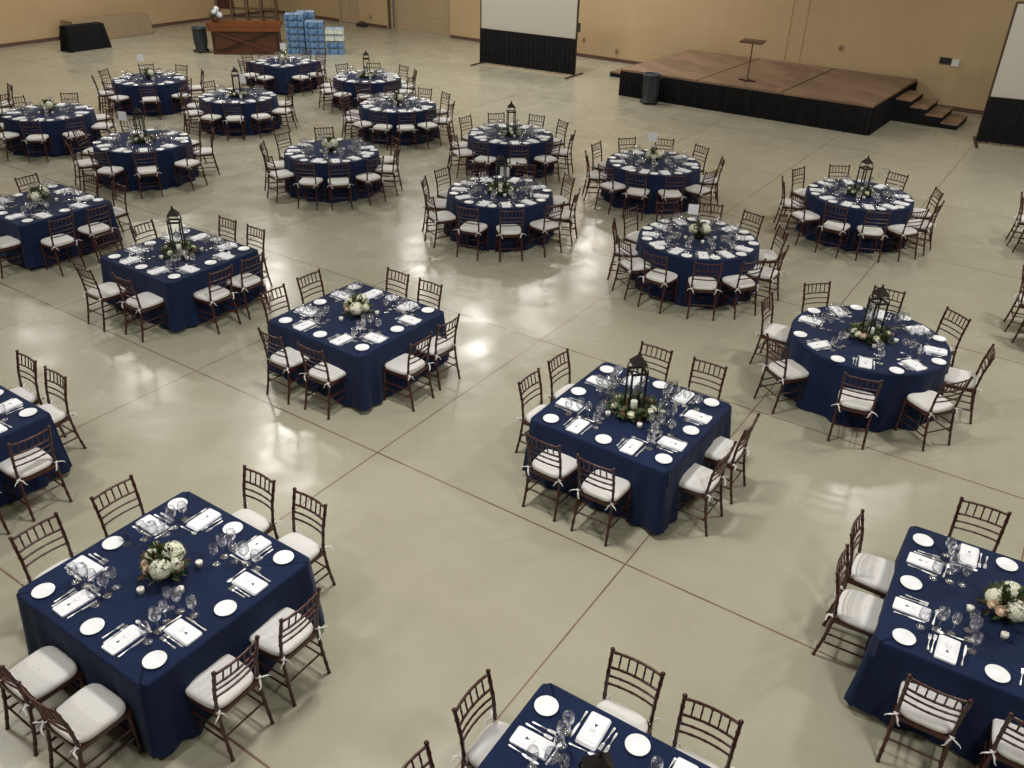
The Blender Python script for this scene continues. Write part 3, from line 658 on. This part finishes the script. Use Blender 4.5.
def cloth_round(seed):
    rnd = random.Random(seed); r0 = .94; mb = MB(); N = 240; ph = [rnd.uniform(0, 6) for _ in range(6)]; rows = []
    prof = [(.988, .76, 0), (1, .7575, 0), (1.006, .748, 0)] + [(1.008, .76 - .75 * t_, t_) for t_ in (.06, .15, .28, .42, .58, .74, .88, 1.0)]
    for sc, z, t_ in prof:
        for i in range(N):
            a = 2 * pi * i / N; w_ = sin(15 * a + ph[0] + 1.1 * sin(2 * a + ph[1])); w_ = math.copysign(abs(w_) ** .8, w_)
            f = t_ * .035 + t_ ** .8 * (.036 * w_ + .014 * sin(7 * a + ph[2]) + .010 * sin(26 * a + ph[3]))
            rr = r0 * sc + f; rows.append((rr * cos(a), rr * sin(a), max(z, .008)))
    k = len(prof); mb.add(rows, [(r_ * N + i, (r_ + 1) * N + i, (r_ + 1) * N + (i + 1) % N, r_ * N + (i + 1) % N) for r_ in range(k - 1) for i in range(N)], 0, True); mb.add(rows[:N] + [(0, 0, .76)], [(i, (i + 1) % N, N) for i in range(N)])
    return mb.mesh('tablecloth', ['navy'])
CS = [cloth_square(k) for k in (1, 2, 3)]; CR = [cloth_round(k) for k in (4, 5, 6)]
mb = MB(); mb.lathe([(0, .725), (.90, .725), (.905, .735), (.905, .752), (0, .752)], 48); TR = mb.mesh('tabletop', ['basewood'])
mb = MB(); mb.box((0, 0, .738), (1.54, 1.54, .028)); TS = mb.mesh('tabletop', ['basewood'])
mb = MB(); mb.tube([(.5, .5, 0), (.5, .5, .724)], .018); TL = mb.mesh('leg', ['alu'])

# ------------------------------------------------------------------ tables
def clocks(cx, cy, angs):
    away = math.degrees(math.atan2(cy, cx)); f = sorted((((away - a) % 360) / 30, i) for i, a in enumerate(angs)); h = []
    for k, (v, i) in enumerate(f):
        hv = round(v)
        if h and hv <= h[-1]: hv = h[-1] + 1
        h.append(hv)
    lim = h[0] + 11
    for k in range(len(h) - 1, -1, -1):
        if h[k] > lim: h[k] = lim
        lim = h[k] - 1
    out = [0] * len(angs)
    for (v, i), hv in zip(f, h): out[i] = (hv - 1) % 12 + 1
    return out
SET_N = [0]
def settings(cx, cy, places, edge, plate_off, nick, near):
    """places: list of (angle outward, lateral offset along the edge, clock hour)"""
    for (an, lat, hr) in places:
        o_ = Vector((cos(an), sin(an), 0)); lf = Vector((-o_.y, o_.x, 0)) * -1   # person's left when facing the centre
        # facing direction is -o_; left of it = rotate +90
        fwd = -o_; lf = Vector((-fwd.y, fwd.x, 0)); base = Vector((cx, cy, .7605)) + o_ * edge
        J = lambda s_=.006: random.uniform(-s_, s_)
        def at(x, d_): return base - lf * (lat + x + J()) - o_ * (d_ + J()) if False else base + lf * (-x + J()) + lf * lat - o_ * (d_ + J())
        rz = math.atan2(fwd.y, fwd.x) - pi / 2; seat = "at %d o'clock on %s" % (hr, nick); g = 'place settings'
        c = at(0, .185)
        if not inframe(c): continue
        k = .8 if plate_off < .27 else 1
        make(NAPKIN, c, rz + J(.04), 'folded white napkin %s' % seat, 'napkin', 'folded napkins')
        make(CARD, c + Vector((0, 0, .0172)), rz + J(.03), 'white menu card %s' % seat, 'menu card', 'menu cards')
        make(PLATE, at(-plate_off, .125), 0, 'white bread plate %s' % seat, 'plate', 'bread plates')
        make(DF, at(-.097 * k - .0, .18), rz + J(.05), 'silver dinner fork %s' % seat, 'fork', 'dinner forks')
        make(SF, at(-.134 * k, .19), rz + J(.05), 'silver salad fork %s' % seat, 'fork', 'salad forks')
        make(KN, at(.105 * k, .185), rz + J(.06), 'silver dinner knife %s' % seat, 'knife', 'dinner knives')
        make(SPN, at(.0, .345), rz + pi / 2 + J(.12), 'silver dessert spoon %s' % seat, 'spoon', 'dessert spoons')
        for (gs, x, d_, nm) in ((G1, .15, .27, 'short water goblet'), (G2, .125, .385, 'tall wine glass'), (G3, .105, .475, 'slim wine glass')):
            make(gs[0 if near else 1], at(x * (1 if k == 1 else .95), d_), 0, '%s %s' % (nm, seat), 'glass', gs[0][0].replace('_', ' ') + 's on the tables')

def centre(kind, cx, cy, rz, nick, k, votives=3):
    if kind == 'flower':
        make(BQ[k % 3], (cx, cy, .7615), rz, 'bowl of cream hydrangeas and leaves on %s' % nick, 'flowers', 'flower centrepieces', (1.12, 1.12, 1.12))
    elif kind == 'lantern':
        make(LN, (cx, cy, .7615), rz + pi / 4, 'black metal lantern standing on %s' % nick, 'lantern', 'lantern centrepieces')
        make(PIL, (cx, cy, .8065), 0, 'white pillar candle inside the lantern on %s' % nick, 'candle', 'pillar candles')
        make(GL[k % 2], (cx, cy, .7615), rz + k, 'leafy garland with cream roses on %s' % nick, 'garland', 'lantern garlands', (1.15, 1.15, 1.15))
    away = math.atan2(cy, cx)
    for j in range(votives):
        a = away + pi + (j - 1) * 1.25 + .25; r = .245 + .02 * (j % 2) + (.06 if kind == 'lantern' else 0)
        make(VOT, (cx + r * cos(a), cy + r * sin(a), .7615), 0, 'votive candle %s of centrepiece on %s' % (('right', 'front', 'left')[(j) % 3] if True else '', nick), 'candle', 'votive candles')

def table_base(kind, cx, cy, rz, nick, cat_label, k):
    t_ = tag(link('banquet_table', None, None, (cx, cy, 0), rz), cat_label, 'table', 'banquet tables')
    link('tabletop', TR if kind == 'round' else TS, t_)
    for q in range(4): link('leg', TL, t_, rz=q * pi / 2)
    c = link('tablecloth', (CR if kind == 'round' else CS)[k % 3], None, (cx, cy, 0), rz + (k % 4) * pi / 2)
    tag(c, 'navy floor-length cloth draped over %s' % nick, 'tablecloth', 'navy tablecloths')

def chair(x, y, face, hr, nick):
    make(CH, (x, y, 0), face - pi / 2 + random.uniform(-.03, .03), "dark chiavari chair at %d o'clock of %s" % (hr, nick), 'chair', 'chairs around the banquet tables')

ROUND = {  # centre, seat angles, centrepiece, nickname
 'a': (4.453, 9.555, [20, 61, 102, 145, 200, 247, 291, 335], 'lantern', 'the largest round lantern table', 1.16),
 'b': (2.900, 12.905, [4, 39, 72, 104, 138, 172, 205, 233, 265, 294, 325], 'flower', 'the largest round flower table', 1.16),
 'c': (2.738, 17.215, [36, 73, 108, 145, 183, 221, 249, 280, 314, 353], 'flower', 'the round flower table nearest the stage', 1.17),
 'd': (6.331, 15.471, [42, 88, 128, 168, 203, 235, 263, 293, 320, 355], 'lantern', 'the round lantern table nearest the stage', 1.19),
 'e': (-.314, 14.983, [25, 71, 112, 144, 175, 211, 249, 279, 312, 345], 'lantern', 'the nearer central round lantern table', 1.2),
 'f': (-.194, 19.130, [32, 65, 105, 140, 178, 210, 244, 278, 311, 346], 'lantern', 'the farther central round lantern table', 1.2),
 'g': (-3.822, 17.329, [26, 108, 149, 186, 221, 260, 287, 318, 352], 'flower', 'the nearer centre-left round flower table', 1.18),
 'h': (-3.042, 21.734, [36, 67, 104, 136, 168, 201, 231, 259, 286, 314, 345], 'flower', 'the farther centre-left round flower table', 1.2),
 'i': (-4.349, 25.066, [17, 49, 91, 131, 175, 211, 243, 275, 308, 339], 'lantern', 'the round lantern table near the water', 1.19),
 'j': (-7.151, 22.161, [31, 139, 178, 218, 252, 281, 312, 348], 'lantern', 'the left round lantern table, farther one', 1.2),
 'k': (-10.045, 23.897, [25, 73, 114, 168, 207, 247, 289, 330], 'flower', 'the rearmost left round flower table', 1.19),
 'l': (-7.807, 17.658, [20, 62, 121, 172, 218, 258, 293, 334], 'lantern', 'the left round lantern table, nearer one', 1.2),
 'm': (-10.818, 19.868, [2, 49, 96, 146, 194, 244, 281, 318], 'flower', 'the left-edge round flower table', 1.18),
 'n': (-13.8, 21.03, [-2, 42, 330], None, 'the cut-off round table at far left', 1.18),
 'o': (10.45, 14.69, [157, 187], None, 'the upper table past the right edge', 1.17),
 'p': (8.64, 11.03, [157, 187], None, 'the lower table past the right edge', 1.17)}
for k, (key, (cx, cy, angs, kind, nick, rs)) in enumerate(ROUND.items()):
    hrs = clocks(cx, cy, angs)
    table_base('round', cx, cy, 0, nick, 'round folding table hidden under navy cloth, ' + nick, k)
    tow = math.atan2(-cy, -cx)
    for a, h_ in zip(angs, hrs):
        rr_ = rs - .05 + .05 * max(0, cos(R(a) - tow))
        chair(cx + rr_ * cos(R(a)), cy + rr_ * sin(R(a)), R(a) + pi, h_, nick)
    if key in 'op': continue
    full = angs if key != 'n' else [-2, 42, 86, 285, 330]
    settings(cx, cy, [(R(a), 0, h_) for a, h_ in zip(full, clocks(cx, cy, full))], .94, .30 if len(full) < 9 and key != 'n' else .25, nick, key == 'a')
    if kind: centre(kind, cx, cy, R(-33), nick, k, 3)

# square tables: centre, orientation (right-hand back edge direction), chairs as rail/seat positions
SQ = {
 'A': (-2.67, 4.99, 57.0, 'flower', 'the big square table at lower left', 'all'),
 'B': (1.2876, 7.635, 55.6, 'lantern', 'the central square lantern table', 'all'),
 'C': (-1.982, 9.724, 55.6, 'flower', 'the square flower table left of centre', 'all'),
 'D': (-4.907, 11.626, 57.0, 'lantern', 'the upper-left square lantern table', 'all'),
 'E': (3.828, 4.82, 59.5, 'flower', 'the square table at lower right', 'all'),
 'F': (.544, 2.986, 58.0, 'lantern', 'the square table on the bottom edge', 'all'),
 'G': (-5.77, 7.03, 56.5, None, 'the cut-off square table at mid-left', 'all'),
 'H': (-7.927, 13.62, 56.5, 'flower', 'the upper-left square flower table', 'all'),
 'S': (-7.203, 27.032, 56.4, 'flower', 'the square table before the wooden bar', 'all')}
# measured seat lateral/outward positions per side: side 0 = back right (normal 57), 1 = back left (147), 2 = front left (237), 3 = front right (327)
RAIL = {
 'A': [(1, -3.45, 5.89), (1, -3.86, 5.35), (0, -2.25, 6.14), (0, -1.73, 5.83), ('s', 2, -3.38, 4.23), ('s', 2, -2.89, 3.90), (3, -1.85, 4.08), (3, -1.52, 4.57)],
 'B': [(1, .52, 8.54), (1, .19, 8.06), (0, 1.68, 8.83), (0, 2.24, 8.48), (2, .32, 6.84), (2, .80, 6.49), (3, 2.07, 6.73), (3, 2.42, 7.25)],
 'C': [(0, -1.67, 10.77), (0, -1.17, 10.47), (1, -2.80, 10.65), (1, -3.15, 10.13), (2, -2.86, 8.90), (2, -2.32, 8.59), (3, -1.09, 8.87), (3, -.80, 9.39)],
 'D': [(1, -5.74, 12.41), (1, -6.09, 11.95), (0, -4.57, 12.68), (0, -4.04, 12.32), ('s', 2, -5.73, 10.87), ('s', 2, -5.08, 10.58), ('s', 3, -4.23, 10.87), ('s', 3, -3.93, 11.36)],
 'E': [(0, 4.20, 5.99), ('s', 1, 3.19, 5.58), ('s', 1, 2.92, 5.12), (2, 2.96, 3.98), (2, 3.51, 3.69)],
 'F': [(1, -.19, 3.83), (0, .92, 4.12), (0, 1.35, 3.70), (1, -.52, 3.24)],
 'G': [(0, -5.37, 8.16), (0, -4.89, 7.83), (3, -4.56, 6.65), (3, -4.92, 6.12)],
 'H': [(1, -8.55, 14.55), ('s', 3, -7.26, 12.69), ('s', 3, -6.94, 13.27), (0, -7.59, 14.77), (0, -6.91, 14.24), ('s', 2, -8.05, 12.55)],
 'S': None}
for k, (key, (cx, cy, th, kind, nick, _)) in enumerate(SQ.items()):
    tr_ = R(th)
    lst = RAIL[key]; pos = []
    nrm = [tr_, tr_ + pi / 2, tr_ + pi, tr_ + 3 * pi / 2]
    if lst is None:
        for s_ in range(4):
            for l in (-.31, .31): o_ = Vector((cos(nrm[s_]), sin(nrm[s_]))); pos.append((s_, cx + o_.x * 1.03 - o_.y * l, cy + o_.y * 1.03 + o_.x * l))
    else:
        for e in lst:
            if e[0] == 's': pos.append((e[1], e[2], e[3]))
            else: o_ = Vector((cos(nrm[e[0]]), sin(nrm[e[0]]))); pos.append((e[0], e[1] - o_.x * .24, e[2] - o_.y * .24))
    fixed = []
    for s_, x, y in pos:    # keep each seat front clear of the cloth wall
        o_ = Vector((cos(nrm[s_]), sin(nrm[s_]))); d_ = (x - cx) * o_.x + (y - cy) * o_.y
        lim_ = .84 if key == 'F' else .89
        if d_ < lim_: x += o_.x * (lim_ - d_); y += o_.y * (lim_ - d_)
        fixed.append((s_, x, y))
    table_base('square', cx, cy, tr_, nick, 'square folding table hidden under navy cloth, ' + nick, k)
    angs8 = []; pl = []
    for s_ in range(4):
        for l in (-.31, .31): pl.append((nrm[s_], l)); angs8.append(math.degrees(nrm[s_] + math.atan2(l, .785)))
    hrs = clocks(cx, cy, angs8)
    for s_, x, y in fixed:
        o_ = Vector((cos(nrm[s_]), sin(nrm[s_]))); lat = (x - cx) * -o_.y + (y - cy) * o_.x
        h_ = hrs[s_ * 2 + (1 if lat > 0 else 0)]
        chair(x, y, nrm[s_] + pi, h_, nick)
    # lateral is measured along (-o.y, o.x); a seated guest's left is the other way round
    settings(cx, cy, [(n_, -l, h_) for (n_, l), h_ in zip(pl, hrs)], .785, .29, nick, key in 'ABCEFG')
    if kind: centre(kind, cx, cy, tr_, nick, k, 3)

make(HUR, (1.00, 7.80, .7615), 0, 'large clear hurricane vase left of the lantern, central table', 'vase')
make(HUR, (1.60, 7.42, .7615), 0, 'large clear hurricane vase right of the lantern, central table', 'vase')
number_card(-3.13, 5.33, .835, .10, 'acrylic', '33', R(20), 'small clear number card 33 on the lower-left square table')
number_card(1.77, 8.05, .86, .14, 'acrylic', '23', R(-14), 'clear number card 23 on the central square lantern table')
for (x, y, zc, sz, m_, lb) in ((-2.50, 10.42, 1.0, .13, 'acrylic', 'clear number card on the square flower table left of centre'),
    (2.87, 13.45, 1.05, .165, 'card', 'white number card on a stand, largest round flower table'),
    (2.78, 17.95, 1.08, .19, 'card', 'white number card on a stand, flower table nearest the stage'),
    (6.85, 15.9, 1.05, .19, 'acrylic', 'clear number card on the round lantern table nearest the stage'),
    (4.86, 9.85, .98, .18, 'acrylic', 'clear number card on the largest round lantern table'),
    (-.25, 15.35, 1.02, .17, 'card', 'white number card behind the lantern, nearer central round table'),
    (-7.33, 27.65, 1.10, .19, 'card', 'white number card on the square table before the bar'),
    (-8.42, 18.3, 1.10, .19, 'card', 'white number card on the nearer left round lantern table'),
    (-10.5, 24.6, 1.18, .19, 'card', 'white number card on the rearmost left round flower table'),
    (-7.15, 22.6, 1.10, .22, 'card', 'white number card on the farther left round lantern table'),
    (-3.62, 24.6, .90, .19, 'card', 'white number card on the round lantern table near the water')):
    number_card(x, y, zc, sz, m_, None, R(-12), lb)

# flower pot on the bar
mb = MB(); mb.lathe([(0, .001), (.09, .001), (.12, .16), (.11, .16), (.085, .02), (0, .02)], 18); fp = tag(link('potted_flowers', None, None, (-11.02, 32.72, 1.051), 0), 'pot of white flowers on the left end of the bar', 'plant')
link('pot', mb.mesh('pot', ['basewood']), fp)
rnd = random.Random(5)
for (x, y, z, r) in ((.02, 0, .30, .13), (.17, .02, .22, .11), (.08, .05, .42, .09)): link('bloom', hydrangea(rnd, (x, y, z), r, 60).mesh('bloom', ['linen']), fp)
mb = MB()
for i in range(70):
    a = rnd.uniform(0, 6.28); el = rnd.uniform(0, 1.4); dd_ = Vector((cos(a) * cos(el), sin(a) * cos(el), sin(el))); leaf(mb, Vector((0, 0, .16)) + dd_ * .08, dd_, rnd.uniform(.12, .26), .03, rnd.choice((0, 1)), Vector((.1, .2, 1)))
link('foliage', mb.mesh('foliage', ['leaf', 'leaf2']), fp)

# ------------------------------------------------------------------ ceiling lamps and added fill lamps
lamps = [(-1.4, 25.2, 150), (.8, 28.4, 150), (-3.8, 31.6, 160), (3.0, 32.3, 150), (-6.0, 18.6, 150), (-11.1, 22.2, 120), (-15.2, 24.0, 60), (-9.0, 29.0, 160), (-14.0, 32.0, 210), (9.5, 19.0, 190), (-1.0, 6.9, 270), (-9.0, 8.6, 160), (8.5, 9.2, 270), (-15.5, 13.5, 110), (14.5, 14.0, 220), (3.5, 1.0, 190), (-5.5, .5, 150)]  # most far lamps follow floor reflections; near and side ones are added fill
mb = MB(); mb.lathe([(.10, .42), (.12, .30), (.34, .02), (.36, .0), (.33, .0), (.10, .28), (0, .28)], 24); LS = mb.mesh('shade', ['fixture'])
mb = MB(); mb.tube([(0, 0, .40), (0, 0, CEIL - 7.503)], .02); LP = mb.mesh('rod', ['alu'])
for i, (x, y, watts) in enumerate(lamps):
    r = tag(link('high_bay_or_fill_lamp', None, None, (x, y, 7.5)), 'white metal high-bay lamp hanging from the hall ceiling', 'lamp', 'high-bay lamps')
    link('lamp_shade', LS, r); link('rod', LP, r)
    l = bpy.data.lights.new('lamp_light', 'AREA'); l.shape = 'DISK'; l.size = 1.0; l.energy = watts; l.color = (1.0, .965, .905)
    o = bpy.data.objects.new('lamp_light', l); C.objects.link(o); o.parent = r; o.location = (0, 0, -.01)
w = bpy.data.worlds.new('world'); S.world = w; w.use_nodes = True; w.node_tree.nodes['Background'].inputs[0].default_value = (.8, .85, 1, 1); w.node_tree.nodes['Background'].inputs[1].default_value = .05

S.view_settings.view_transform = 'Standard'; S.view_settings.look = 'None'; S.view_settings.gamma = 1; S.view_settings.use_curve_mapping = False
S.view_settings.exposure = .38
